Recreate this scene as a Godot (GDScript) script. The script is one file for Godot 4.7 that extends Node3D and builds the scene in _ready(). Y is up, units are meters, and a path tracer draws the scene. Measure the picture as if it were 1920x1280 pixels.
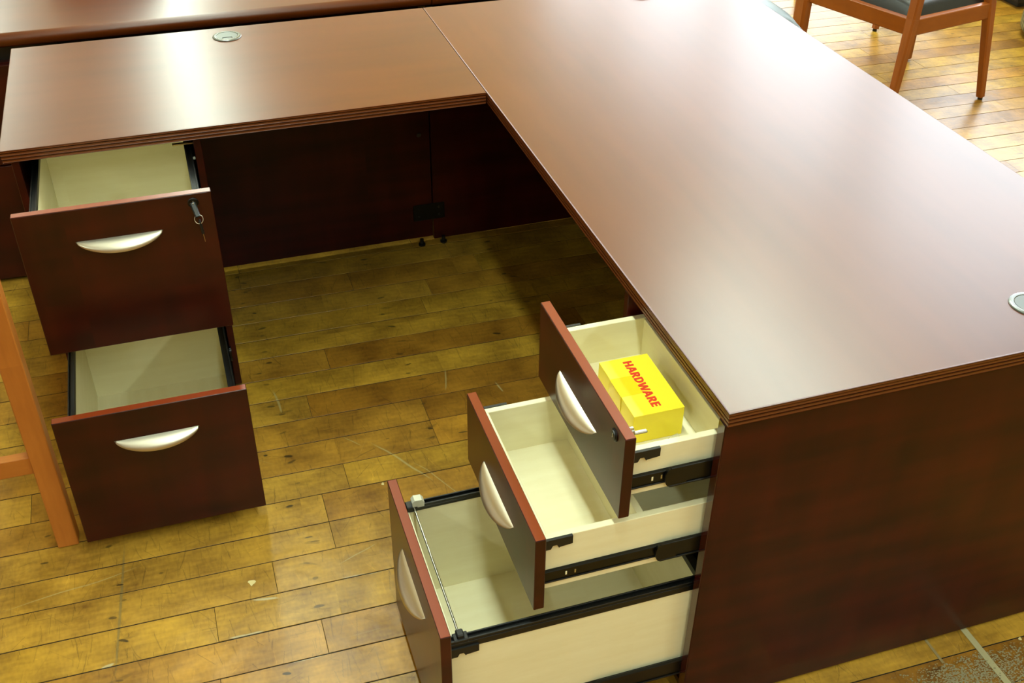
extends Node3D
# An L-shaped cherry office desk with open drawers on an old plank floor, in a long room with strip lamps and side windows.

const H := 0.75          # height of the desk tops
const T := 0.0293        # their thickness
const L1 := 1.2567       # front edge of the return
const L2 := 1.8791       # far edge of desk and return
const W := 0.9461        # depth of the desk top
const LR := 1.0895       # length of the return top
const GAP := 0.0045      # shadow gap under the tops
var M := {}
var taken := {}


func _ready() -> void:
	camera_sky_lights()
	materials()
	room()
	floor_planks()
	desk()
	return_desk()
	rear_credenzas()
	small_things()
	chairs()


# ------------------------------------------------------------------ camera, sky, lamps
func camera_sky_lights() -> void:
	var cam := Camera3D.new()
	cam.name = "camera"
	add_child(cam)
	cam.keep_aspect = Camera3D.KEEP_HEIGHT
	cam.fov = rad_to_deg(2.0 * atan(640.0 / 2054.995))
	cam.near = 0.05
	cam.far = 60.0
	cam.transform = Transform3D(Basis(Vector3.UP, -0.3202) * Basis(Vector3.RIGHT, -0.62674) * Basis(Vector3.BACK, 0.01098), Vector3(-0.71295, 1.80406, 1.10623))
	cam.current = true
	var e := Environment.new()
	e.background_mode = Environment.BG_SKY
	var sm := ProceduralSkyMaterial.new()
	sm.sky_top_color = Color(0.75, 0.83, 0.95)
	sm.sky_horizon_color = Color(0.95, 0.96, 1.0)
	sm.ground_bottom_color = Color(0.35, 0.33, 0.3)
	sm.ground_horizon_color = Color(0.7, 0.7, 0.7)
	var sky := Sky.new()
	sky.sky_material = sm
	e.sky = sky
	e.tonemap_mode = Environment.TONE_MAPPER_LINEAR
	e.tonemap_exposure = 1.0
	e.sdfgi_enabled = true
	e.ssao_enabled = true
	e.ssil_enabled = true
	var we := WorldEnvironment.new()
	we.name = "world_environment"
	we.environment = e
	add_child(we)


const LAMP_COLOR := Color(0.915, 1.0, 0.94)
const DAY_COLOR := Color(0.90, 0.955, 1.0)
const LAMP_ENERGY := 4.6
const LAMP_GLOW := 9.0
const DAY_ENERGY := 12.8
const DAY_GLOW := 2.4


func area(at: Vector3, facing: Vector3, up: Vector3, size: Vector2, color: Color, energy: float, parent: Node3D) -> void:
	var l := AreaLight3D.new()
	l.name = "area_light"
	l.area_size = size
	l.light_color = color
	l.light_energy = energy
	l.shadow_enabled = true
	l.set("area_range", 40.0)
	parent.add_child(l, true)
	l.transform = Transform3D(Basis.looking_at(facing, up), at)


# ------------------------------------------------------------------ mesh building
class MB:
	var v := PackedVector3Array()
	var n := PackedVector3Array()
	var u := PackedVector2Array()
	var w := PackedVector2Array()
	var shift := Vector2.ZERO
	var flat2 := false      # second UVs are the floor's own plan

	func put(p: Vector3, nn: Vector3, uv: Vector2) -> void:
		v.push_back(p)
		n.push_back(nn)
		u.push_back(uv + shift)

	func tri(a: Vector3, b: Vector3, c: Vector3, na: Vector3, nb: Vector3, nc: Vector3, ua := Vector2.ZERO, ub := Vector2.ZERO, uc := Vector2.ZERO) -> void:
		put(a, na, ua)
		if (b - a).cross(c - a).dot(na + nb + nc) > 0.0:
			put(c, nc, uc)
			put(b, nb, ub)
		else:
			put(b, nb, ub)
			put(c, nc, uc)

	func face_uv(p: Vector3, k: int, g: int) -> Vector2:
		if g == k:
			return Vector2(p[(k + 1) % 3], p[(k + 2) % 3])
		return Vector2(p[g], p[3 - g - k])

	func quad(a: Vector3, b: Vector3, c: Vector3, d: Vector3, nn: Vector3, g := 0) -> void:
		var k := nn.abs().max_axis_index()
		var gg := g
		tri(a, b, c, nn, nn, nn, face_uv(a, k, gg), face_uv(b, k, gg), face_uv(c, k, gg))
		tri(a, c, d, nn, nn, nn, face_uv(a, k, gg), face_uv(c, k, gg), face_uv(d, k, gg))

	# a box with chamfered edges; g is the axis along which the grain runs
	func box(lo: Vector3, hi: Vector3, bev := 0.001, g := 0) -> MB:
		var c := (lo + hi) / 2.0
		var h := (hi - lo) / 2.0
		var b := minf(bev, minf(h.x, minf(h.y, h.z)) * 0.9)
		for k in 3:
			var i := (k + 1) % 3
			var j := (k + 2) % 3
			for s: float in [-1.0, 1.0]:
				var nn := Vector3.ZERO
				nn[k] = s
				var q := []
				for t in [[-1, -1], [1, -1], [1, 1], [-1, 1]]:
					var p := Vector3.ZERO
					p[k] = s * h[k]
					p[i] = t[0] * (h[i] - b)
					p[j] = t[1] * (h[j] - b)
					q.append(c + p)
				quad(q[0], q[1], q[2], q[3], nn, g)
		if b <= 0.0:
			return self
		for k in 3:      # the edge strips that run along axis k
			var i := (k + 1) % 3
			var j := (k + 2) % 3
			for si in [-1.0, 1.0]:
				for sj in [-1.0, 1.0]:
					var nn := Vector3.ZERO
					nn[i] = si
					nn[j] = sj
					nn = nn.normalized()
					var q := []
					for t in [[-1, 0], [1, 0], [1, 1], [-1, 1]]:
						var p := Vector3.ZERO
						p[k] = t[0] * (h[k] - b)
						p[i] = si * (h[i] - (b if t[1] == 0 else 0.0))
						p[j] = sj * (h[j] - (0.0 if t[1] == 0 else b))
						q.append(c + p)
					quad(q[0], q[1], q[2], q[3], nn, g)
		for sx in [-1.0, 1.0]:
			for sy in [-1.0, 1.0]:
				for sz in [-1.0, 1.0]:
					var nn := Vector3(sx, sy, sz).normalized()
					var f := Vector3(sx, sy, sz)
					tri(c + f * (h - Vector3(0, b, b)), c + f * (h - Vector3(b, 0, b)), c + f * (h - Vector3(b, b, 0)), nn, nn, nn)
		return self

	# a slanted bar of square section between two points, with its own width at each end
	func bar(a: Vector3, b: Vector3, wa: Vector2, wb: Vector2, side: Vector3, bev := 0.15) -> MB:
		var d := (b - a).normalized()
		var x := (side - d * side.dot(d)).normalized()
		var y := d.cross(x)
		var ring := []
		for t in [[-1, -1 + bev], [-1 + bev, -1], [1 - bev, -1], [1, -1 + bev], [1, 1 - bev], [1 - bev, 1], [-1 + bev, 1], [-1, 1 - bev]]:
			ring.append(Vector2(t[0], t[1]) / 2.0)
		var l := a.distance_to(b)
		for i in 8:
			var p: Vector2 = ring[i]
			var q: Vector2 = ring[(i + 1) % 8]
			var a0 := a + x * p.x * wa.x + y * p.y * wa.y
			var a1 := a + x * q.x * wa.x + y * q.y * wa.y
			var b0 := b + x * p.x * wb.x + y * p.y * wb.y
			var b1 := b + x * q.x * wb.x + y * q.y * wb.y
			var m := (p + q) / 2.0
			var nn := (x * m.x + y * m.y).normalized()
			if absf(p.x - q.x) > 0.3:
				nn = y * signf(m.y)
			elif absf(p.y - q.y) > 0.3:
				nn = x * signf(m.x)
			var o := i * 0.03
			tri(a0, a1, b1, nn, nn, nn, Vector2(0, o), Vector2(0, o + 0.03), Vector2(l, o + 0.03))
			tri(a0, b1, b0, nn, nn, nn, Vector2(0, o), Vector2(l, o + 0.03), Vector2(l, o))
			tri(a, a0, a1, -d, -d, -d)
			tri(b, b0, b1, d, d, d)
		return self

	# a flat outline pushed along a vector: points are at + ax * x + ay * y
	func prism(poly: PackedVector2Array, at: Vector3, ax: Vector3, ay: Vector3, depth: Vector3) -> MB:
		var ids := Geometry2D.triangulate_polygon(poly)
		var dn := depth.normalized()
		for i in range(0, ids.size(), 3):
			var t := []
			for k in 3:
				var p := poly[ids[i + k]]
				t.append(at + ax * p.x + ay * p.y)
			tri(t[0], t[1], t[2], -dn, -dn, -dn, poly[ids[i]], poly[ids[i + 1]], poly[ids[i + 2]])
			tri(t[0] + depth, t[1] + depth, t[2] + depth, dn, dn, dn, poly[ids[i]], poly[ids[i + 1]], poly[ids[i + 2]])
		var turn := -1.0 if Geometry2D.is_polygon_clockwise(poly) else 1.0
		for i in poly.size():
			var p := poly[i]
			var q := poly[(i + 1) % poly.size()]
			var o := Vector2(q.y - p.y, p.x - q.x).normalized() * turn
			var nn := (ax * o.x + ay * o.y).normalized()
			var a := at + ax * p.x + ay * p.y
			var b := at + ax * q.x + ay * q.y
			var l := depth.length()
			tri(a, b, b + depth, nn, nn, nn, p, q, q + Vector2(l, 0))
			tri(a, b + depth, a + depth, nn, nn, nn, p, q + Vector2(l, 0), p + Vector2(l, 0))
		return self

	# a smooth tube along points
	func tube(path: PackedVector3Array, r: float, segs := 10, closed := false) -> MB:
		var rings := []
		var m := path.size()
		var x := Vector3.ZERO
		for i in m:
			var d: Vector3
			if closed:
				d = path[(i + 1) % m] - path[(i - 1 + m) % m]
			else:
				d = path[mini(i + 1, m - 1)] - path[maxi(i - 1, 0)]
			d = d.normalized()
			if x == Vector3.ZERO:
				x = d.cross(Vector3.UP if absf(d.y) < 0.9 else Vector3.RIGHT)
			x = (x - d * x.dot(d)).normalized()
			var y := d.cross(x)
			var ring := []
			for k in segs + 1:
				var a := TAU * k / segs
				ring.append(x * cos(a) + y * sin(a))
			rings.append(ring)
		for i in (m if closed else m - 1):
			var j := (i + 1) % m
			for k in segs:
				var a0: Vector3 = rings[i][k]
				var a1: Vector3 = rings[i][k + 1]
				var b0: Vector3 = rings[j][k]
				var b1: Vector3 = rings[j][k + 1]
				tri(path[i] + a0 * r, path[i] + a1 * r, path[j] + b1 * r, a0, a1, b1)
				tri(path[i] + a0 * r, path[j] + b1 * r, path[j] + b0 * r, a0, b1, b0)
		if not closed:
			for end in [0, m - 1]:
				var d := (path[0] - path[1]).normalized() if end == 0 else (path[m - 1] - path[m - 2]).normalized()
				for k in segs:
					tri(path[end], path[end] + rings[end][k] * r, path[end] + rings[end][k + 1] * r, d, d, d)
		return self

	# a profile of (radius, height) turned round an axis
	func lathe(prof: PackedVector2Array, at: Vector3, axis: Vector3, segs := 28, smooth := true) -> MB:
		var y := axis.normalized()
		var x := y.cross(Vector3.RIGHT if absf(y.x) < 0.9 else Vector3.UP).normalized()
		var z := x.cross(y)
		var m := prof.size()
		for i in m - 1:
			var p := prof[i]
			var q := prof[i + 1]
			if p.distance_to(q) < 1e-7:
				continue
			var o := Vector2(q.y - p.y, p.x - q.x).normalized()
			for k in segs:
				var a := TAU * k / segs
				var b := TAU * (k + 1) / segs
				var da := x * cos(a) + z * sin(a)
				var db := x * cos(b) + z * sin(b)
				var na := (da * o.x + y * o.y).normalized()
				var nb := (db * o.x + y * o.y).normalized()
				if not smooth:
					na = (na + nb).normalized()
					nb = na
				tri(at + da * p.x + y * p.y, at + db * p.x + y * p.y, at + db * q.x + y * q.y, na, nb, nb)
				tri(at + da * p.x + y * p.y, at + db * q.x + y * q.y, at + da * q.x + y * q.y, na, nb, na)
		return self

	# a smooth sheet; f gives the point, inside is a point the normals turn away from
	func sheet(nu: int, nv: int, f: Callable, inside: Vector3, away := 1.0) -> MB:
		var pts := []
		for i in nu + 1:
			var row := PackedVector3Array()
			for j in nv + 1:
				row.push_back(f.call(float(i) / nu, float(j) / nv))
			pts.append(row)
		var nor := []
		for i in nu + 1:
			var row := PackedVector3Array()
			for j in nv + 1:
				var du: Vector3 = pts[mini(i + 1, nu)][j] - pts[maxi(i - 1, 0)][j]
				var dv: Vector3 = pts[i][mini(j + 1, nv)] - pts[i][maxi(j - 1, 0)]
				var c := du.cross(dv)
				if c.length() < 1e-12:
					c = pts[i][j] - inside
				c = c.normalized()
				if c.dot(pts[i][j] - inside) * away < 0.0:
					c = -c
				row.push_back(c)
			nor.append(row)
		for i in nu:
			for j in nv:
				var a := Vector2(i, j) / 10.0
				tri(pts[i][j], pts[i + 1][j], pts[i + 1][j + 1], nor[i][j], nor[i + 1][j], nor[i + 1][j + 1], a, a + Vector2(0.1, 0), a + Vector2(0.1, 0.1))
				tri(pts[i][j], pts[i + 1][j + 1], pts[i][j + 1], nor[i][j], nor[i + 1][j + 1], nor[i][j + 1], a, a + Vector2(0.1, 0.1), a + Vector2(0, 0.1))
		return self

	func mesh() -> ArrayMesh:
		var arr := []
		arr.resize(Mesh.ARRAY_MAX)
		arr[Mesh.ARRAY_VERTEX] = v
		arr[Mesh.ARRAY_NORMAL] = n
		arr[Mesh.ARRAY_TEX_UV] = u
		if flat2:
			for p in v:
				w.push_back(Vector2((p.x + 1.4) / 2.6, (p.z + 2.1) / 2.6))
			arr[Mesh.ARRAY_TEX_UV2] = w
		var am := ArrayMesh.new()
		am.add_surface_from_arrays(Mesh.PRIMITIVE_TRIANGLES, arr)
		return am


# ------------------------------------------------------------------ nodes
func numbered(called: String) -> String:
	var k: int = taken.get(called, 0)
	taken[called] = k + 1
	return called if k == 0 else "%s_%03d" % [called, k]


func obj(called: String, mb: MB, m: Material, parent: Node3D = null) -> MeshInstance3D:
	var o := MeshInstance3D.new()
	o.mesh = mb.mesh()
	o.material_override = m
	if parent:
		var key := "%d/%s" % [parent.get_instance_id(), called]
		var k: int = taken.get(key, 0)
		taken[key] = k + 1
		o.name = called if k == 0 else "%s_%03d" % [called, k]
		parent.add_child(o, true)
	else:
		o.name = numbered(called)
		add_child(o)
	return o


func thing(called: String, label: String, category: String, at := Vector3.ZERO, yaw := 0.0, group := "") -> Node3D:
	var o := Node3D.new()
	o.name = numbered(called)
	add_child(o)
	o.position = at
	o.rotation.y = yaw
	return tag(o, label, category, group)


func tag(o: Node3D, label: String, category: String, group := "") -> Node3D:
	o.set_meta("label", label)
	o.set_meta("category", category)
	if group:
		o.set_meta("group", group)
	return o


func struct(called: String, mb: MB, m: Material, parent: Node3D = null) -> MeshInstance3D:
	var o := obj(called, mb, m, parent)
	if parent == null:
		o.set_meta("kind", "structure")
	return o


# ------------------------------------------------------------------ materials
func mat(color: Color, rough := 0.5, metal := 0.0, spec := 0.5) -> StandardMaterial3D:
	var m := StandardMaterial3D.new()
	m.albedo_color = color
	m.roughness = rough
	m.metallic = metal
	m.metallic_specular = spec
	return m


func noise(seed_: int, freq: float, octaves := 4) -> FastNoiseLite:
	var f := FastNoiseLite.new()
	f.seed = seed_
	f.noise_type = FastNoiseLite.TYPE_SIMPLEX_SMOOTH
	f.frequency = freq
	f.fractal_octaves = octaves
	return f


# a layer of noise, drawn small and stretched over w x h: streaks run along the side that is stretched most
func layer(seed_: int, sw: int, sh: int, w: int, h: int, freq: float, octaves := 4) -> PackedByteArray:
	var im := noise(seed_, freq, octaves).get_image(sw, sh, false, false, true)
	im.convert(Image.FORMAT_L8)
	var d := im.get_data()
	for i in d.size():      # keeps the peaks of the cubic curve inside a byte
		d[i] = 32 + int(d[i] * 0.75)
	im = Image.create_from_data(sw, sh, false, Image.FORMAT_L8, d)
	im.resize(w, h, Image.INTERPOLATE_CUBIC)
	return im.get_data()


# colours run from a to b by the weighted sum of noise layers
func ramp_image(w: int, h: int, layers: Array, weights: Array, a: Color, b: Color) -> Image:
	var out := PackedFloat32Array()      # linear values, so that the dark tones do not fall into steps
	out.resize(w * h * 3)
	var total := 0.0
	for x in weights:
		total += x
	var la := a.srgb_to_linear()
	var lb := b.srgb_to_linear()
	var dr := (lb.r - la.r) / 255.0
	var dg := (lb.g - la.g) / 255.0
	var db := (lb.b - la.b) / 255.0
	var k := 0
	var l0: PackedByteArray = layers[0]
	var l1: PackedByteArray = layers[1]
	var l2: PackedByteArray = layers[2]
	var w0: float = weights[0] / total
	var w1: float = weights[1] / total
	var w2: float = weights[2] / total
	for i in w * h:
		var t := clampf(127.0 + (l0[i] * w0 + l1[i] * w1 + l2[i] * w2 - 127.0) * 1.35, 0.0, 255.0)
		out[k] = la.r + dr * t
		out[k + 1] = la.g + dg * t
		out[k + 2] = la.b + db * t
		k += 3
	return Image.create_from_data(w, h, false, Image.FORMAT_RGBF, out.to_byte_array())


func textured(im: Image, rough: float, size: Vector2, spec := 0.5) -> StandardMaterial3D:
	var m := mat(Color.WHITE, rough, 0.0, spec)
	m.albedo_texture = ImageTexture.create_from_image(im)
	m.uv1_scale = Vector3(1.0 / size.x, 1.0 / size.y, 1.0)
	return m


func scratch(im: Image, rng: RandomNumberGenerator, a: Vector2, dir: Vector2, l: float, width: float, c: Color, bend := 0.0) -> void:
	var p := a
	var d := dir.normalized()
	var steps := int(l)
	for i in steps:
		d = d.rotated(rng.randf_range(-bend, bend))
		p += d
		var fade := sin(PI * (i + 0.5) / steps)
		var r := width * (0.5 + 0.5 * fade)
		var ri := int(ceil(r))
		for dx in range(-ri, ri + 1):
			for dy in range(-ri, ri + 1):
				var q := Vector2i(int(p.x) + dx, int(p.y) + dy)
				if q.x < 0 or q.y < 0 or q.x >= im.get_width() or q.y >= im.get_height():
					continue
				var s := clampf(r + 0.5 - Vector2(q).distance_to(p), 0.0, 1.0) * c.a * minf(1.0, fade * 2.0)
				if s > im.get_pixelv(q).a:
					im.set_pixelv(q, Color(c.r, c.g, c.b, s))


# fine cross marks of old sanding and traffic, worked into the board texture
func age(im: Image) -> void:
	var rng := RandomNumberGenerator.new()
	rng.seed = 5
	var w := im.get_width()
	var h := im.get_height()
	for i in 1500:
		var p := Vector2(rng.randf() * w, rng.randf() * h)
		var d := Vector2(rng.randf_range(-0.3, 0.3), 1.0).normalized() if rng.randf() < 0.7 else Vector2.from_angle(rng.randf() * TAU)
		var k := rng.randf_range(0.55, 0.9) if rng.randf() < 0.8 else rng.randf_range(1.1, 1.3)
		for j in int(rng.randf_range(6, 55)):
			p += d
			var q := Vector2i(posmod(int(p.x), w), posmod(int(p.y), h))
			var c := im.get_pixelv(q)
			im.set_pixelv(q, Color(minf(c.r * k, 0.8), minf(c.g * k, 0.7), minf(c.b * k, 0.5)))


func wear_map() -> Image:
	var im := Image.create_empty(2048, 2048, false, Image.FORMAT_RGBA8)
	im.fill(Color(0.2, 0.13, 0.05, 0.0))
	var rng := RandomNumberGenerator.new()
	rng.seed = 71
	var per := 2048.0 / 2.6
	var px := func(x: float, z: float) -> Vector2: return Vector2((x + 1.4) * per, (z + 2.1) * per)
	for i in 1300:      # dark saw and drag marks, most of them across the boards
		var a := Vector2(rng.randf_range(0, 2048), rng.randf_range(0, 2048))
		var across := rng.randf() < 0.75
		var dir := Vector2(rng.randf_range(-0.25, 0.25), 1) if across else Vector2(1, rng.randf_range(-0.5, 0.5))
		scratch(im, rng, a, dir, rng.randf_range(12, 70), rng.randf_range(0.35, 0.9), Color(0.13, 0.08, 0.04, rng.randf_range(0.15, 0.6)), 0.06)
	for i in 50:      # nail holes and dark gouges with a smear along the grain
		var a := Vector2(rng.randf_range(0, 2048), rng.randf_range(0, 2048))
		scratch(im, rng, a, Vector2(1, rng.randf_range(-0.1, 0.2)), rng.randf_range(6, 22), rng.randf_range(1.2, 3.4), Color(0.11, 0.10, 0.07, rng.randf_range(0.5, 0.9)), 0.1)
	for joist in [-1.42, -1.02, -0.61, -0.235, 0.16, 0.55, 0.95]:      # boards are nailed where they cross the joists
		for r in SEAMS.size() - 1:
			for k in [0.3, 0.7]:
				if rng.randf() < 0.3:
					continue
				var a: Vector2 = px.call(joist + rng.randf_range(-0.018, 0.018), lerpf(SEAMS[r], SEAMS[r + 1], k + rng.randf_range(-0.12, 0.12)) + SLOPE * (joist + 0.5))
				scratch(im, rng, a - Vector2(5, 0), Vector2(1, rng.randf_range(-0.25, 0.25)), rng.randf_range(8, 20), rng.randf_range(1.6, 3.4), Color(0.10, 0.09, 0.055, rng.randf_range(0.5, 0.9)), 0.1)
				scratch(im, rng, a - Vector2(14, 0), Vector2(1, 0.05), rng.randf_range(22, 44), rng.randf_range(1.5, 4.0), Color(0.2, 0.16, 0.08, rng.randf_range(0.12, 0.35)), 0.08)
	for g in [[-0.741, -0.537, -0.686, -0.527, 2.6], [-0.8, -0.45, -0.727, -0.444, 2.6], [-1.047, -0.451, -1.022, -0.455, 3.2], [-0.556, -0.540, -0.436, -0.531, 1.4], [-0.692, -0.352, -0.592, -0.350, 1.4]]:      # torn pale slivers along the seams
		var a: Vector2 = px.call(g[0], g[1])
		var b: Vector2 = px.call(g[2], g[3])
		scratch(im, rng, a, b - a, a.distance_to(b), g[4], Color(0.74, 0.7, 0.56, 0.75), 0.04)
	for i in 170:      # pale scratches
		var a := Vector2(rng.randf_range(0, 2048), rng.randf_range(0, 2048))
		scratch(im, rng, a, Vector2.from_angle(rng.randf_range(0, TAU)), rng.randf_range(14, 90), rng.randf_range(0.4, 1.0), Color(0.75, 0.65, 0.42, rng.randf_range(0.1, 0.35)), 0.04)
	# marks the photograph shows one by one
	for g in [[-0.99, -0.79, -1.022, -0.41, 2.2, 0.55], [-1.022, -0.41, -1.03, -0.2, 1.6, 0.4]]:
		var a: Vector2 = px.call(g[0], g[1])
		var b: Vector2 = px.call(g[2], g[3])
		scratch(im, rng, a, b - a, a.distance_to(b), g[4], Color(0.42, 0.4, 0.27, g[5]), 0.002)
	for g in [[-0.4, -0.96, -0.27, -0.78, 2.2], [-0.32, -0.86, -0.2, -0.70, 1.2], [-0.42, -0.95, -0.46, -1.0, 1.2], [-0.60, -1.24, -0.585, -1.13, 2.4], [-0.14, -1.2, -0.165, -1.1, 1.5], [-1.25, -0.66, -0.95, -0.70, 1.2], [-0.55, -0.58, -0.45, -0.62, 1.2], [-0.03, -1.1, -0.02, -1.05, 2.0]]:
		var a: Vector2 = px.call(g[0], g[1])
		var b: Vector2 = px.call(g[2], g[3])
		scratch(im, rng, a, b - a, a.distance_to(b), g[4], Color(0.72, 0.66, 0.45, 0.6), 0.03)
	return im


func materials() -> void:
	# cherry veneer: quiet fine grain for the tops, a cross figure for the uprights
	var top := ramp_image(1024, 512, [layer(3, 24, 128, 1024, 512, 0.1, 3), layer(4, 48, 32, 1024, 512, 0.09, 3), layer(5, 100, 256, 1024, 512, 0.15, 2)], [1.0, 1.1, 0.25], TOP_DARK, TOP_LIGHT)
	M.top = textured(top, 0.28, Vector2(2.2, 1.1))
	M.edge = mat(Color(0.43, 0.215, 0.085), 0.3)
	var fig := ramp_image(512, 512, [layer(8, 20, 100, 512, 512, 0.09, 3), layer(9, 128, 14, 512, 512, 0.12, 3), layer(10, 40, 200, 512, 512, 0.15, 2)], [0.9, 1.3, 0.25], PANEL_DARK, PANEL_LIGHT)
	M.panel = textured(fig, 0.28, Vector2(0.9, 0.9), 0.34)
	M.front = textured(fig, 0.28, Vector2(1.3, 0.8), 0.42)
	M.edge_band = mat(Color(0.50, 0.19, 0.05), 0.28)
	M.gloss_edge = mat(Color(0.22, 0.06, 0.03), 0.12, 0.0, 0.8)
	# pale maple of the drawer boxes
	var maple := ramp_image(512, 512, [layer(13, 20, 256, 512, 512, 0.09), layer(14, 30, 30, 512, 512, 0.1, 3), layer(15, 100, 512, 512, 512, 0.2, 2)], [1.0, 0.8, 0.4], Color(0.92, 0.875, 0.71), Color(0.965, 0.935, 0.80))
	M.maple = textured(maple, 0.42, Vector2(0.7, 0.7))
	# floor boards
	var wood := ramp_image(1024, 1024, [layer(21, 200, 1024, 1024, 1024, 0.08, 4), layer(22, 256, 256, 1024, 1024, 0.03, 5), layer(23, 1024, 512, 1024, 1024, 0.12, 3)], [0.8, 1.6, 0.55], FLOOR_DARK, FLOOR_LIGHT)
	age(wood)
	var bump := Image.create_from_data(1024, 1024, false, Image.FORMAT_L8, layer(24, 300, 300, 1024, 1024, 0.05, 5))
	var wear := ImageTexture.create_from_image(wear_map())
	M.plank = []
	var wood_tex := ImageTexture.create_from_image(wood)
	var bump_tex := ImageTexture.create_from_image(bump)
	for tint in [Color(1, 1, 1), Color(0.95, 0.91, 0.88), Color(1.0, 1.0, 0.92), Color(0.86, 0.79, 0.72), Color(1.0, 0.94, 0.86)]:
		var m := mat(tint, 0.34)
		m.albedo_texture = wood_tex
		m.uv1_scale = Vector3(1.0 / 1.3, 1.0 / 1.3, 1)
		m.heightmap_enabled = true
		m.heightmap_texture = bump_tex
		m.heightmap_scale = 0.12
		m.detail_enabled = true
		m.detail_albedo = wear
		m.detail_uv_layer = BaseMaterial3D.DETAIL_UV_2
		m.detail_blend_mode = BaseMaterial3D.BLEND_MODE_MIX
		M.plank.append(m)
	M.subfloor = mat(Color(0.085, 0.075, 0.04), 0.95)
	M.paint = mat(Color(0.66, 0.63, 0.48), 0.7)
	M.black = mat(Color(0.022, 0.024, 0.024), 0.42)
	M.black_metal = mat(Color(0.018, 0.019, 0.02), 0.3, 0.0, 0.42)
	M.plastic = mat(Color(0.055, 0.058, 0.055), 0.5)
	M.white_plastic = mat(Color(0.8, 0.79, 0.72), 0.4)
	M.nickel = mat(Color(0.76, 0.73, 0.66), 0.34, 1.0)
	M.steel = mat(Color(0.75, 0.75, 0.73), 0.25, 1.0)
	M.brass = mat(Color(0.7, 0.6, 0.42), 0.3, 1.0)
	M.grommet = mat(Color(0.33, 0.36, 0.35), 0.35)
	M.grommet_ring = mat(Color(0.30, 0.32, 0.30), 0.25, 0.0, 0.7)
	M.yellow = mat(Color(0.98, 0.885, 0.2), 0.34)
	M.tape = mat(Color(0.95, 0.83, 0.1), 0.15)
	M.red_ink = mat(Color(0.86, 0.2, 0.06), 0.5)
	M.film = mat(Color(0.95, 0.97, 0.95, 0.2), 0.06)
	M.film.transparency = BaseMaterial3D.TRANSPARENCY_ALPHA
	var beech := ramp_image(256, 256, [layer(31, 16, 256, 256, 256, 0.1), layer(32, 30, 30, 256, 256, 0.1), layer(33, 60, 256, 256, 256, 0.2)], [1, 1, 0.5], Color(0.70, 0.41, 0.15), Color(0.80, 0.50, 0.20))
	M.beech = textured(beech, 0.4, Vector2(0.5, 0.5))
	var cherry := ramp_image(256, 256, [layer(34, 16, 256, 256, 256, 0.1), layer(35, 30, 30, 256, 256, 0.1), layer(36, 60, 256, 256, 256, 0.2)], [1, 1, 0.5], Color(0.52, 0.26, 0.06), Color(0.64, 0.34, 0.09))
	M.chair = textured(cherry, 0.32, Vector2(0.5, 0.5))
	M.leather = mat(Color(0.035, 0.037, 0.04), 0.4)
	M.brown = mat(Color(0.22, 0.10, 0.05), 0.5)
	M.glare_leather = mat(Color(0.47, 0.51, 0.55), 0.45)  # pale tone stands in for window glare on black leather
	M.wall = mat(Color(0.90, 0.89, 0.84), 0.85)
	M.wall_warm = mat(Color(0.74, 0.62, 0.5), 0.85)
	M.ceiling = mat(CEILING, 0.9)
	M.trim = mat(Color(0.86, 0.85, 0.8), 0.5)
	M.lamp_body = mat(Color(0.9, 0.9, 0.87), 0.5)
	M.tube = mat(Color(1, 1, 1), 0.5)
	M.tube.emission_enabled = true
	M.tube.emission = LAMP_COLOR
	M.tube.emission_energy_multiplier = LAMP_GLOW
	M.daylight = mat(Color(1, 1, 1), 0.6)
	M.daylight.emission_enabled = true
	M.daylight.emission = DAY_COLOR
	M.daylight.emission_energy_multiplier = DAY_GLOW
	var stripes := Image.create_empty(64, 4, false, Image.FORMAT_RGB8)
	for i in 64:
		var c := Color(0.62, 0.58, 0.42) if i % 16 < 8 else (Color(0.25, 0.3, 0.12) if i % 16 < 13 else Color(0.45, 0.4, 0.25))
		for j in 4:
			stripes.set_pixel(i, j, c)
	M.stripes = textured(stripes, 0.8, Vector2(0.09, 0.09))
	M.dark_cabinet = mat(Color(0.05, 0.045, 0.04), 0.5)


const TOP_DARK := Color(0.32, 0.135, 0.02)
const TOP_LIGHT := Color(0.40, 0.18, 0.03)
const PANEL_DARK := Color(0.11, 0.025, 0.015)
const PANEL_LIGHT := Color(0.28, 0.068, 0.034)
const FLOOR_DARK := Color(0.36, 0.225, 0.06)
const FLOOR_LIGHT := Color(0.85, 0.66, 0.24)
const CEILING := Color(0.80, 0.69, 0.31)


# ------------------------------------------------------------------ room
const RX := 4.2          # window wall
const LX := -5.5
const BZ := -13.0
const FZ := 4.5
const CH := 4.6


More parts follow.
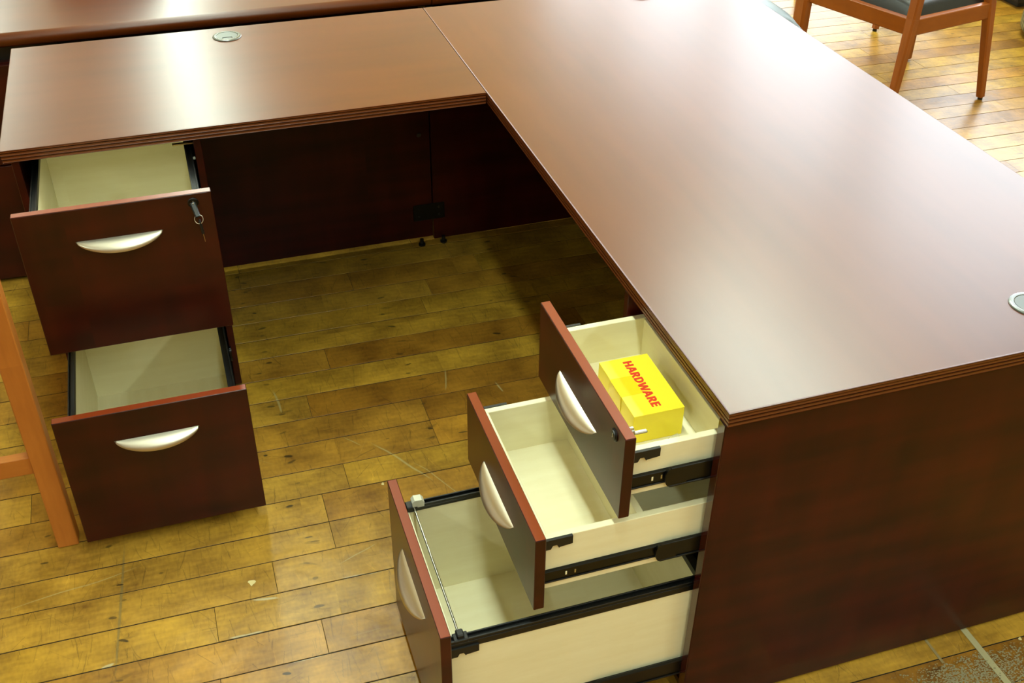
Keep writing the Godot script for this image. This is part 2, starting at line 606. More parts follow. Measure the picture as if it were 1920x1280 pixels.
func room() -> void:
	struct("ceiling", MB.new().box(Vector3(LX - 0.2, CH, BZ - 0.2), Vector3(RX + 0.2, CH + 0.2, FZ + 0.2), 0.0), M.ceiling)
	struct("wall_left", MB.new().box(Vector3(LX - 0.2, 0, BZ), Vector3(LX, CH, FZ), 0.0), M.wall)
	struct("wall_back", MB.new().box(Vector3(LX - 0.2, 0, BZ - 0.2), Vector3(RX + 0.2, CH, BZ), 0.0), M.wall)
	struct("wall_front", MB.new().box(Vector3(LX - 0.2, 0, FZ), Vector3(RX + 0.2, CH, FZ + 0.2), 0.0), M.wall_warm)
	# the window wall: piers, sill wall and head between tall windows
	var mb := MB.new()
	var spots := [-4.1, -6.6, -9.1, -11.6]
	var y0 := 0.85
	var y1 := 4.3
	var half := 1.12
	mb.box(Vector3(RX, 0, BZ), Vector3(RX + 0.25, y0, FZ), 0.0)
	mb.box(Vector3(RX, y1, BZ), Vector3(RX + 0.25, CH, FZ), 0.0)
	var z := FZ
	for s in spots:
		mb.box(Vector3(RX, y0, s + half), Vector3(RX + 0.25, y1, z), 0.0)
		z = s - half
	mb.box(Vector3(RX, y0, BZ), Vector3(RX + 0.25, y1, z), 0.0)
	struct("wall_right", mb, M.wall)
	var i := 1
	for s in spots:
		var f := MB.new()
		f.box(Vector3(RX + 0.05, y0, s - half), Vector3(RX + 0.12, y0 + 0.06, s + half), 0.004)
		f.box(Vector3(RX + 0.05, y1 - 0.06, s - half), Vector3(RX + 0.12, y1, s + half), 0.004)
		for e in [-half, half - 0.06]:
			f.box(Vector3(RX + 0.05, y0, s + e), Vector3(RX + 0.12, y1, s + e + 0.06), 0.004)
		f.box(Vector3(RX + 0.06, y0, s - 0.02), Vector3(RX + 0.11, y1, s + 0.02), 0.004)
		for k in 2:
			var yy := y0 + (y1 - y0) * (k + 1) / 3.0
			f.box(Vector3(RX + 0.06, yy - 0.02, s - half), Vector3(RX + 0.11, yy + 0.02, s + half), 0.004)
		var win := struct("window_%d" % i, f, M.trim)
		for a in 2:
			for b in 3:
				var za: float = s - half + 0.05 + a * (half - 0.03)
				var ya := y0 + 0.05 + b * ((y1 - y0) / 3.0 - 0.02)
				obj("window_pane", MB.new().box(Vector3(RX + 0.08, ya, za), Vector3(RX + 0.09, ya + (y1 - y0) / 3.0 - 0.06, za + half - 0.07), 0.0), M.daylight, win)
		area(Vector3(RX + 0.04, (y0 + y1) / 2.0, s), Vector3.LEFT, Vector3.UP, Vector2(half * 2.0 - 0.1, y1 - y0 - 0.1), DAY_COLOR, DAY_ENERGY, win)
		i += 1
	# strip lamps hung in rows along the room, some added for fill and glare
	for zz in [2.6, 0.2, -2.2, -4.6, -7.0, -9.4, -11.8]:
		strip_lamp(Vector3(-0.55, 3.5, zz))
	for xx in [-3.4, 2.28]:  # unseen lamps added as fill for the upright faces
		strip_lamp(Vector3(xx, 3.5, 2.2))
	for xx in [1.98, 2.24]:  # one lamp given an added twin to strengthen the glare on the desk
		strip_lamp(Vector3(xx, 3.5, -2.85))
	for zz in [-8.4, -10.8]:
		strip_lamp(Vector3(-2.4, 3.5, zz))


func strip_lamp(at: Vector3) -> void:
	var l := Node3D.new()
	l.name = numbered("strip_lamp")
	add_child(l)
	l.position = at
	var side := "added fill left of the desk row" if at.x < -3.0 else ("short row far behind the return" if at.x < -1.5 else ("row above the desk" if at.x < 1.0 else "row nearest the windows, partly added for fill and glare"))
	tag(l, "white twin tube strip lamp hung from the ceiling, %s" % side, "lamp", "strip lamps on the ceiling")
	obj("lamp_body", MB.new().box(Vector3(-0.11, 0.03, -1.15), Vector3(0.11, 0.1, 1.15), 0.01), M.lamp_body, l)
	for s: float in [-1.0, 1.0]:
		obj("lamp_tube", MB.new().tube(PackedVector3Array([Vector3(s * 0.055, 0.012, -1.1), Vector3(s * 0.055, 0.012, 1.1)]), 0.018, 8), M.tube, l)
		obj("hanger", MB.new().tube(PackedVector3Array([Vector3(0, 0.1, s * 0.8), Vector3(0, CH - at.y, s * 0.8)]), 0.004, 6), M.steel, l)
	area(Vector3(0, -0.012, 0), Vector3.DOWN, Vector3.BACK, Vector2(0.16, 2.2), LAMP_COLOR, LAMP_ENERGY, l)


# ------------------------------------------------------------------ floor
const SEAMS := [0.379, 0.288, 0.197, 0.106, 0.015, -0.076, -0.167, -0.258, -0.349, -0.4402, -0.5355, -0.6299, -0.7158, -0.8108, -0.9008, -1.0, -1.0945, -1.19, -1.285, -1.3817, -1.471, -1.561, -1.6518, -1.7517, -1.842]
const JOINTS := {9: [-0.818, -0.1], 10: [-0.685, 0.24], 11: [-0.544, -1.25], 12: [-0.544, 0.3], 13: [-0.811, -0.477], 14: [-0.235, -1.19], 15: [-0.235, 0.35], 18: [-0.437, 0.3], 20: [-0.9, -0.12], 21: [-0.081, -0.7], 22: [-0.3, 0.1], 23: [0.03, -0.62]}
const SLOPE := 0.017


func floor_planks() -> void:
	var fl := struct("floor", MB.new().box(Vector3(LX - 0.2, -0.22, BZ - 0.2), Vector3(RX + 0.2, -0.0013, FZ + 0.2), 0.0), M.subfloor)
	var rng := RandomNumberGenerator.new()
	rng.seed = 12
	var turn := Basis(Vector3.UP, -atan(SLOPE))
	var edges := []
	for s in SEAMS:
		edges.append(s)
	while edges[-1] > BZ - 0.1:
		edges.append(edges[-1] - 0.0945)
	var zf := 0.379
	while zf < FZ:
		zf += 0.0945
		edges.push_front(zf)
	var first := edges.find(SEAMS[0])
	var rest := MB.new()
	for r in edges.size() - 1:
		var za: float = edges[r]
		var zb: float = edges[r + 1]
		var cuts := []
		if JOINTS.has(r - first):
			cuts.append_array(JOINTS[r - first])
			cuts.sort()
			var x0: float = cuts[0]
			while x0 > -3.2:
				x0 -= rng.randf_range(0.5, 1.3)
				cuts.push_front(x0)
		else:
			cuts.append(-3.2 - rng.randf())
		var x1: float = cuts[-1]
		while x1 < RX + 0.2:
			x1 += rng.randf_range(0.45, 1.5)
			cuts.append(x1)
		cuts.push_front(LX)
		for i in cuts.size() - 1:
			var xa: float = cuts[i]
			var xb: float = minf(cuts[i + 1], RX + 0.2)
			if xb - xa < 0.05:
				continue
			var g := 0.0014
			var mid := Vector2((xa + xb) / 2.0, (za + zb) / 2.0)
			var near := za > -2.0 and zb < 0.35 and xb > -1.45 and xa < 1.25
			var beside := za > -3.75 and zb < -0.35 and xb > 1.2 and xa < 3.5 and mid.x > 0.55 - mid.y * 0.35
			var dz := rng.randf_range(-0.0004, 0.0004)
			var mb := MB.new()
			mb.flat2 = true
			mb.shift = Vector2(rng.randf() * 3.0, rng.randf() * 3.0)
			var target := mb if near or beside else rest
			var keep := target.shift
			target.shift = mb.shift
			var from := target.v.size()
			target.box(Vector3(xa + 0.0005, -0.016, zb + g), Vector3(xb - 0.0005, dz, za - g), 0.0003, 0)
			target.shift = keep
			for k in range(from, target.v.size()):
				var p := target.v[k]
				# boards run a little off the desk's own direction
				p = Vector3(p.x, p.y, p.z + SLOPE * (p.x + 0.5))
				target.v[k] = p
			var pick := [0, 0, 1, 2, 4, 3, 1, 2][rng.randi() % 8] as int
			if near or beside:
				mb.flat2 = true
				obj("plank", mb, M.plank[pick], fl)
	rest.flat2 = true
	var o := obj("planking", rest, M.plank[0], fl)
	o.set_meta("kind", "stuff")
	# old painted lines and spots
	var line := MB.new()
	line.box(Vector3(0.643, 0.0005, -0.02), Vector3(0.657, 0.0012, 0.2), 0.0)
	obj("paint_line", line, M.paint, fl)
	var thin := MB.new()
	thin.box(Vector3(0.555, 0.0005, -0.02), Vector3(0.561, 0.0011, 0.045), 0.0)
	obj("paint_line", thin, mat(Color(0.55, 0.48, 0.32), 0.7), fl)
	var patch := MB.new()
	for i in 3200:
		var c := Vector2(rng.randfn(0.0, 0.05), rng.randfn(0.0, 0.02))
		var centers := [Vector2(0.58, 0.075), Vector2(0.66, 0.07), Vector2(0.52, 0.085), Vector2(0.61, 0.11), Vector2(0.72, 0.11), Vector2(0.55, 0.12)]
		c += centers[i % 6]
		if c.y < 0.042:
			continue
		var rr := rng.randf_range(0.0005, 0.0021)
		var poly := PackedVector3Array()
		var a0 := rng.randf() * TAU
		for k in 5:
			poly.push_back(Vector3(c.x, 0.0009 + 0.0000001 * i, c.y) + Vector3(cos(a0 + k * TAU / 5.0) * 1.5, 0, sin(a0 + k * TAU / 5.0)) * rr * rng.randf_range(0.5, 1.2))
		for k in 3:
			patch.tri(poly[0], poly[k + 1], poly[k + 2], Vector3.UP, Vector3.UP, Vector3.UP)
	var pp := obj("paint_speckles", patch, mat(Color(0.56, 0.53, 0.41), 0.8), fl)
	pp.set_meta("kind", "stuff")
	for s in [[-0.735, -0.585, 0.009], [-0.4, -0.80, 0.005], [0.745, 0.041, 0.004]]:
		var sp := MB.new()
		var pl := PackedVector2Array()
		for k in 11:
			pl.push_back(Vector2.from_angle(TAU * k / 11.0) * s[2] * rng.randf_range(0.5, 1.2))
		sp.prism(pl, Vector3(s[0], 0.0006, s[1]), Vector3.RIGHT, Vector3.BACK, Vector3(0, 0.0007, 0))
		obj("paint_drop", sp, mat(Color(0.85, 0.78, 0.55), 0.6), fl)


# ------------------------------------------------------------------ desk parts
# a top with a reeded edge; which of the four sides (x-, x+, z-, z+) carry the reeds
func reeded_top(lo: Vector2, hi: Vector2, g: int, edge: bool, reeds := [true, true, true, true]) -> MB:
	var prof := []       # (inset, drop)
	for k in 5:
		var a := PI / 2.0 * k / 4.0
		prof.append(Vector2(0.003 * (1.0 - sin(a)), 0.003 * (1.0 - cos(a))))
	prof.append(Vector2(0.0, 0.0048))
	var y := 0.0048
	var inset := 0.0
	for b in 3:
		prof.append(Vector2(inset + 0.0034, y + 0.0002))
		prof.append(Vector2(inset + 0.0034, y + 0.0016))
		y += 0.0018
		inset += 0.0008
		for k in 7:
			var a := PI * (k + 0.3) / 6.6
			prof.append(Vector2(inset + 0.0024 * (1.0 - sin(a)), y + 0.0064 * (1.0 - cos(a)) / 2.0))
		y += 0.0064
	prof.append(Vector2(inset + 0.0005, T))
	var mb := MB.new()
	var loops := []
	for p in prof:
		var q: Vector2 = p
		var f := []
		for s in 4:
			f.append(q.x if reeds[s] else 0.0)
		loops.append([Vector3(lo.x + f[0], H - q.y, lo.y + f[2]), Vector3(hi.x - f[1], H - q.y, lo.y + f[2]), Vector3(hi.x - f[1], H - q.y, hi.y - f[3]), Vector3(lo.x + f[0], H - q.y, hi.y - f[3])])
	var outs := [Vector3.FORWARD, Vector3.RIGHT, Vector3.BACK, Vector3.LEFT]
	var of := [2, 1, 3, 0]
	for i in (range(4, prof.size() - 1) if edge else range(0, 4)):
		for k in 4:
			var d: Vector2 = prof[i + 1] - prof[i]
			var nn: Vector3 = outs[k]
			if reeds[of[k]]:
				nn = (outs[k] * d.y + Vector3.UP * d.x).normalized()
			var a: Vector3 = loops[i][k]
			var b: Vector3 = loops[i][(k + 1) % 4]
			var c: Vector3 = loops[i + 1][(k + 1) % 4]
			var e: Vector3 = loops[i + 1][k]
			var along := 0 if k % 2 == 0 else 2
			mb.tri(a, b, c, nn, nn, nn, Vector2(a[along], a.y), Vector2(b[along], b.y), Vector2(c[along], c.y))
			mb.tri(a, c, e, nn, nn, nn, Vector2(a[along], a.y), Vector2(c[along], c.y), Vector2(e[along], e.y))
	if edge:
		return mb
	mb.quad(loops[0][0], loops[0][1], loops[0][2], loops[0][3], Vector3.UP, g)
	var z: Array = loops[-1]
	mb.quad(z[0], z[1], z[2], z[3], Vector3.DOWN, g)
	return mb


func grommet(at: Vector3, parent: Node3D, turn: float) -> void:
	var ring := MB.new()
	ring.lathe(PackedVector2Array([Vector2(0.024, 0.0), Vector2(0.0375, 0.0), Vector2(0.0375, 0.0012), Vector2(0.0362, 0.0026), Vector2(0.033, 0.0034), Vector2(0.029, 0.0034), Vector2(0.0275, 0.0024), Vector2(0.024, 0.0024)]), at, Vector3.UP, 40)
	var g := obj("grommet", ring, M.grommet_ring, parent)
	var cap := PackedVector2Array()
	var d := Vector2.from_angle(turn)
	for k in 33:      # a round lid with a notch for cables
		var a := turn + 0.5 + (TAU - 1.0) * k / 32.0
		cap.push_back(Vector2(cos(a), sin(a)) * 0.0272)
	cap.push_back(d.rotated(-0.9) * 0.016)
	cap.push_back(d.rotated(0.9) * 0.016)
	obj("grommet_cap", MB.new().prism(cap, at + Vector3(0, 0.0006, 0), Vector3.RIGHT, Vector3.BACK, Vector3(0, 0.0021, 0)), M.grommet, g)
	obj("grommet_cap", MB.new().prism(PackedVector2Array([d.rotated(-0.75) * 0.0165, d.rotated(-0.42) * 0.027, d.rotated(0.42) * 0.027, d.rotated(0.75) * 0.0165]), at + Vector3(0, 0.0006, 0), Vector3.RIGHT, Vector3.BACK, Vector3(0, 0.0014, 0)), M.grommet, g)


var handle_mesh: MB


# a half-moon pull: flat chord against the drawer front, bowed outwards and down
func make_handle() -> MB:
	if handle_mesh:
		return handle_mesh
	var mb := MB.new()
	var half := 0.0865
	var deep := 0.0265
	var drop := 0.023
	var ring := func(s: float, v: float, inner: float) -> Vector3:
		var k := pow(maxf(0.0, 1.0 - s * s), 0.62)
		var a0 := 0.45
		var a := lerpf(a0, PI / 2.0, v)
		var o := (deep * k - inner * k) * (sin(a) - sin(a0)) / (1.0 - sin(a0))
		var d := drop * k * (cos(a0) - cos(a)) / cos(a0) + inner * (1.0 - v) + 0.001 * k
		return Vector3(s * half, -d, maxf(0.0, o))
	var n := 40
	mb.sheet(n, 10, func(u, v): return ring.call(2.0 * u - 1.0, v, 0.0), Vector3(0, -0.05, -0.02))
	mb.sheet(n, 10, func(u, v): return ring.call(2.0 * u - 1.0, v, 0.0022), Vector3(0, -0.05, -0.02), -1.0)
	mb.sheet(n, 1, func(u, v): return ring.call(2.0 * u - 1.0, 1.0, v * 0.0022), Vector3(0, 0.02, -0.01))
	handle_mesh = mb
	return mb


# One drawer. Its own axes: z points out of the front, x across, y up; the front's outer face is z = 0.
func drawer(parent: Node3D, at: Vector3, yaw: float, yb: float, yt: float, o: Dictionary) -> MeshInstance3D:
	var w := 0.3885
	var t := 0.0183
	var bw := 0.1715
	var long := 0.475
	var bt: float = o.top
	var bb: float = o.bottom
	var th := 0.0125
	var fl := bb + 0.011
	var b := MB.new()
	b.shift = Vector2(at.x * 3.1 + yt, at.z * 1.7)
	b.box(Vector3(-bw, bb, -long - t), Vector3(-bw + th, bt, -t), 0.0008, 2)
	b.box(Vector3(bw - th, bb, -long - t), Vector3(bw, bt, -t), 0.0008, 2)
	b.box(Vector3(-bw + th, bb, -t - th), Vector3(bw - th, bt, -t), 0.0008, 0)
	b.box(Vector3(-bw + th, bb, -long - t), Vector3(bw - th, bt, -long - t + th), 0.0008, 0)
	b.box(Vector3(-bw + th, fl - 0.006, -long - t + th), Vector3(bw - th, fl, -t - th), 0.0, 2)
	var d := obj("drawer", b, M.maple, parent)
	d.transform = Transform3D(Basis(Vector3.UP, yaw), at)
	var f := MB.new()
	f.shift = Vector2(yt * 2.3 + at.x, at.z * 0.7)
	f.box(Vector3(-w / 2, yb, -t), Vector3(w / 2, yt, 0), 0.0012, 1)
	obj("drawer_front", f, M.front, d)
	obj("front_edge", MB.new().box(Vector3(-w / 2 + 0.001, yt - 0.0006, -t + 0.001), Vector3(w / 2 - 0.001, yt + 0.0004, -0.001), 0.0002), M.edge_band, d)
	var h := obj("handle", make_handle(), M.nickel, d)
	h.position = Vector3(0, yt - 0.0725, 0)
	if o.has("divider"):
		b = MB.new()
		b.box(Vector3(-bw + th, fl, -t - 0.17 - th), Vector3(bw - th, bt - 0.002, -t - 0.17), 0.0008, 0)
		obj("divider", b, M.maple, d)
	for s: float in [-1.0, 1.0]:
		# corner bracket with a half-round notch
		var br := PackedVector2Array([Vector2(0, 0), Vector2(0.0145, 0)])
		for k in 7:
			var a := PI - PI * k / 6.0
			br.push_back(Vector2(0.0215 + 0.007 * cos(a), 0.0085 * sin(a)))
		br.append_array([Vector2(0.0305, 0.0015), Vector2(0.052, 0.0035), Vector2(0.052, 0.0205), Vector2(0, 0.0205)])
		var byt: float = o.get("bracket", bt) - 0.0195
		obj("corner_bracket", MB.new().prism(br, Vector3(s * bw, byt, -t), Vector3.FORWARD, Vector3.UP, Vector3(s * 0.0055, 0, 0)), M.plastic, d)
		# telescopic slide: thin rail on the box, wider rail on the cabinet
		var sy: float = o.slide
		var sl := MB.new()
		var xi := bw if s > 0 else -bw - 0.0045
		sl.box(Vector3(xi, sy - 0.013, -long - t + 0.02), Vector3(xi + 0.0045, sy + 0.013, -t - 0.004), 0.0006)
		sl.box(Vector3(xi - 0.001, sy + 0.010, -long - t + 0.02), Vector3(xi + 0.0065, sy + 0.0135, -t - 0.004), 0.001)
		sl.box(Vector3(xi - 0.001, sy - 0.0135, -long - t + 0.02), Vector3(xi + 0.0065, sy - 0.010, -t - 0.004), 0.001)
		obj("slide_rail", sl, M.black_metal, d)
		for sp in [[0.042, 0.006], [0.058, 0.0035]]:
			var xo: float = s * (bw + (0.0046 if s > 0 else 0.0046))
			obj("screw_slot", MB.new().box(Vector3(xo - 0.0004, sy - 0.004, -t - sp[0] - 0.003), Vector3(xo + 0.0004, sy + 0.004, -t - sp[0]), 0.0002), M.maple if sp[1] > 0.005 else M.steel, d)
		var out: float = o.reach        # how far the cabinet's rail stands out of the cabinet, from the drawer's front
		var xm := (bw + 0.006) * s
		var xo2 := (bw + 0.0122) * s
		var ou := MB.new()
		var z0 := -out
		var z1 := -out - 0.36
		var lo := Vector3(minf(xm, xo2), 0, 0)
		var hi := Vector3(maxf(xm, xo2), 0, 0)
		var web := (xo2 - s * 0.0025)
		ou.box(Vector3(minf(web, xo2 - s * 0.004), sy - 0.02, z1), Vector3(maxf(web, xo2 - s * 0.004), sy + 0.02, z0), 0.0006)
		ou.box(Vector3(lo.x, sy + 0.0165, z1), Vector3(hi.x, sy + 0.0205, z0), 0.001)
		ou.box(Vector3(lo.x, sy - 0.0205, z1), Vector3(hi.x, sy - 0.0165, z0), 0.001)
		var stop := PackedVector2Array()
		for k in 13:
			var a := PI / 2.0 + PI * k / 12.0
			stop.push_back(Vector2(cos(a) * 0.008, sin(a) * 0.0185))
		stop.append_array([Vector2(0.03, -0.0185), Vector2(0.03, 0.0185)])
		ou.prism(stop, Vector3(xm, sy, z0), Vector3.FORWARD, Vector3.UP, Vector3(s * 0.0055, 0, 0))
		obj("slide_stop", ou, M.black_metal, d)
	if o.has("file"):
		# black hanging-file channels on the tops of the sides, front and back
		for s: float in [-1.0, 1.0]:
			var ch := MB.new()
			var a: float = minf(s * (bw + 0.001), s * (bw - th - 0.001))
			var c: float = maxf(s * (bw + 0.001), s * (bw - th - 0.001))
			ch.box(Vector3(a, bt - 0.004, -long - t), Vector3(c, bt + 0.0035, -t), 0.0006)
			ch.box(Vector3(a, bt + 0.0035, -long - t), Vector3(a + 0.003, bt + 0.010, -t), 0.0006)
			ch.box(Vector3(c - 0.003, bt + 0.0035, -long - t), Vector3(c, bt + 0.010, -t), 0.0006)
			ch.box(Vector3(c if s > 0 else a - 0.001, bt - 0.010, -long - t), Vector3(c + 0.001 if s > 0 else a, bt + 0.004, -t), 0.0003)
			obj("file_rail", ch, M.black, d)
		obj("file_rail", MB.new().box(Vector3(-bw + th, bt - 0.004, -t - 0.007), Vector3(bw - th, bt + 0.008, -t - 0.0005), 0.0006), M.black, d)
		obj("file_rail", MB.new().box(Vector3(-bw + th, bt - 0.004, -long - t - 0.001), Vector3(bw - th, bt + 0.010, -long - t + th + 0.002), 0.0006), M.black, d)
	if o.has("rod"):
		var zr := -0.0405
		var yr := bt + 0.009
		obj("file_rod", MB.new().tube(PackedVector3Array([Vector3(-bw + 0.008, yr, zr), Vector3(bw - 0.008, yr, zr)]), 0.0021, 10), M.steel, d)
		var c1 := MB.new()
		c1.box(Vector3(bw - 0.017, bt - 0.002, zr - 0.014), Vector3(bw + 0.0015, bt + 0.011, zr + 0.012), 0.0015)
		c1.box(Vector3(bw - 0.018, bt + 0.008, zr - 0.007), Vector3(bw - 0.002, bt + 0.019, zr + 0.006), 0.002)
		obj("rod_clip", c1, M.plastic, d)
		var c2 := MB.new()
		c2.box(Vector3(-bw - 0.0015, bt - 0.002, zr - 0.008), Vector3(-bw + 0.017, bt + 0.012, zr + 0.014), 0.0015)
		obj("rod_clip", c2, M.plastic, d)
		var c3 := PackedVector2Array([Vector2(-0.010, 0.0), Vector2(0.012, 0.0), Vector2(0.013, 0.010), Vector2(0.008, 0.017), Vector2(-0.006, 0.018), Vector2(-0.011, 0.012)])
		var wc := obj("rod_clip", MB.new().prism(c3, Vector3(-bw + 0.001, bt + 0.008, zr - 0.008), Vector3.FORWARD, Vector3.UP, Vector3(0.016, 0, 0)), M.white_plastic, d)
		wc.set_meta("label", "white plastic clip at the far end of the rod")
	if o.has("lock"):
		var at2: Vector2 = o.lock
		obj("lock", MB.new().lathe(PackedVector2Array([Vector2(0.0, 0.0035), Vector2(0.0078, 0.0035), Vector2(0.0082, 0.0022), Vector2(0.0098, 0.0022), Vector2(0.0112, 0.0012), Vector2(0.0112, -0.001)]), Vector3(at2.x, yt - at2.y, 0), Vector3.BACK, 28), M.black_metal, d)
		obj("keyhole", MB.new().box(Vector3(at2.x - 0.001, yt - at2.y - 0.0042, 0.0034), Vector3(at2.x + 0.001, yt - at2.y + 0.0042, 0.0042), 0.0002), M.steel, d)
		if o.has("cam"):
			obj("lock_cam", MB.new().box(Vector3(at2.x + 0.000, yt - at2.y - 0.004, -t - 0.034), Vector3(at2.x + 0.0075, yt - at2.y + 0.0005, -t), 0.0015), M.steel, d)
			obj("lock_barrel", MB.new().lathe(PackedVector2Array([Vector2(0, 0.012), Vector2(0.0075, 0.012), Vector2(0.008, 0.0)]), Vector3(at2.x, yt - at2.y, -t), Vector3.FORWARD, 18), M.steel, d)
	return d


func desk() -> void:
	var d := thing("desk", "large glossy cherry wood desk with three staggered open drawers at its near end", "desk")
	var top := obj("desk_top", reeded_top(Vector2(0, -L2), Vector2(W, 0), 2, false), M.top, d)
	obj("reeded_edge", reeded_top(Vector2(0, -L2), Vector2(W, 0), 2, true), M.edge, top)
	grommet(Vector3(0.637, H, -0.111), top, 0.9)
	grommet(Vector3(0.634, H, -1.80), top, 1.2)
	var yt := H - T - GAP
	# shadow gap under the top
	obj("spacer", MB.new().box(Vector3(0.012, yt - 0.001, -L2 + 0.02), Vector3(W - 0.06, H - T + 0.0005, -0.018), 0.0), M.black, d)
	obj("end_panel", MB.new().box(Vector3(0.0047, 0.006, -0.0335), Vector3(W - 0.035, yt, -0.0125), 0.0015, 1), M.panel, d)
	obj("front_edge", MB.new().box(Vector3(0.0042, 0.008, -0.0325), Vector3(0.0049, yt - 0.002, -0.0135), 0.0002), M.gloss_edge, d)
	var mb := MB.new()
	mb.shift = Vector2(0.3, 0.4)
	obj("end_panel", mb.box(Vector3(0.002, 0.012, -1.868), Vector3(W - 0.035, yt, -1.849), 0.0012, 1), M.panel, d)
	obj("modesty_panel", MB.new().box(Vector3(W - 0.075, 0.012, -1.849), Vector3(W - 0.055, yt, -0.0335), 0.001, 1), M.panel, d)
	# pedestal carcass
	obj("pedestal_side", MB.new().box(Vector3(0.006, 0.012, -0.4135), Vector3(0.56, yt, -0.3965), 0.001, 1), M.panel, d)
	obj("pedestal_back", MB.new().box(Vector3(0.545, 0.012, -0.3965), Vector3(0.56, yt, -0.0335), 0.0, 1), M.panel, d)
	obj("pedestal_base", MB.new().box(Vector3(0.02, 0.022, -0.3965), Vector3(0.545, 0.037, -0.0335), 0.0, 0), M.panel, d)
	obj("top_rail", MB.new().box(Vector3(0.03, yt - 0.03, -0.3965), Vector3(0.06, yt, -0.0335), 0.0, 2), M.panel, d)
	for p in [[0.03, -1.842], [0.03, -0.39], [0.5, -0.39], [0.85, -1.842]]:
		obj("leveler", MB.new().lathe(PackedVector2Array([Vector2(0, 0.022), Vector2(0.006, 0.022), Vector2(0.006, 0.008), Vector2(0.011, 0.006), Vector2(0.011, 0.0), Vector2(0, 0)]), Vector3(p[0], 0.0006, p[1]), Vector3.UP, 14), M.black, d)
	var zc := -0.2153
	var yaw := -PI / 2
	var a := drawer(d, Vector3(-0.158, 0, zc), yaw, 0.5568, 0.7219, {"top": 0.6735, "bottom": 0.581, "slide": 0.6105, "reach": 0.0895, "divider": true, "lock": Vector2(0.1555, 0.0205), "cam": true})
	a.set_meta("label", "top drawer, pulled out least, with a lock and a cardboard box in it")
	var b := drawer(d, Vector3(-0.2967, 0, zc), yaw, 0.3883, 0.5489, {"top": 0.5235, "bottom": 0.408, "slide": 0.4395, "reach": 0.2275, "divider": true})
	b.set_meta("label", "empty middle drawer with a divider")
	var c := drawer(d, Vector3(-0.4558, 0, zc), yaw, 0.03, 0.3759, {"top": 0.3215, "bottom": 0.075, "slide": 0.112, "reach": 0.292, "file": true, "rod": true, "bracket": 0.316})
	c.set_meta("label", "deep bottom file drawer with black rails and a steel rod")


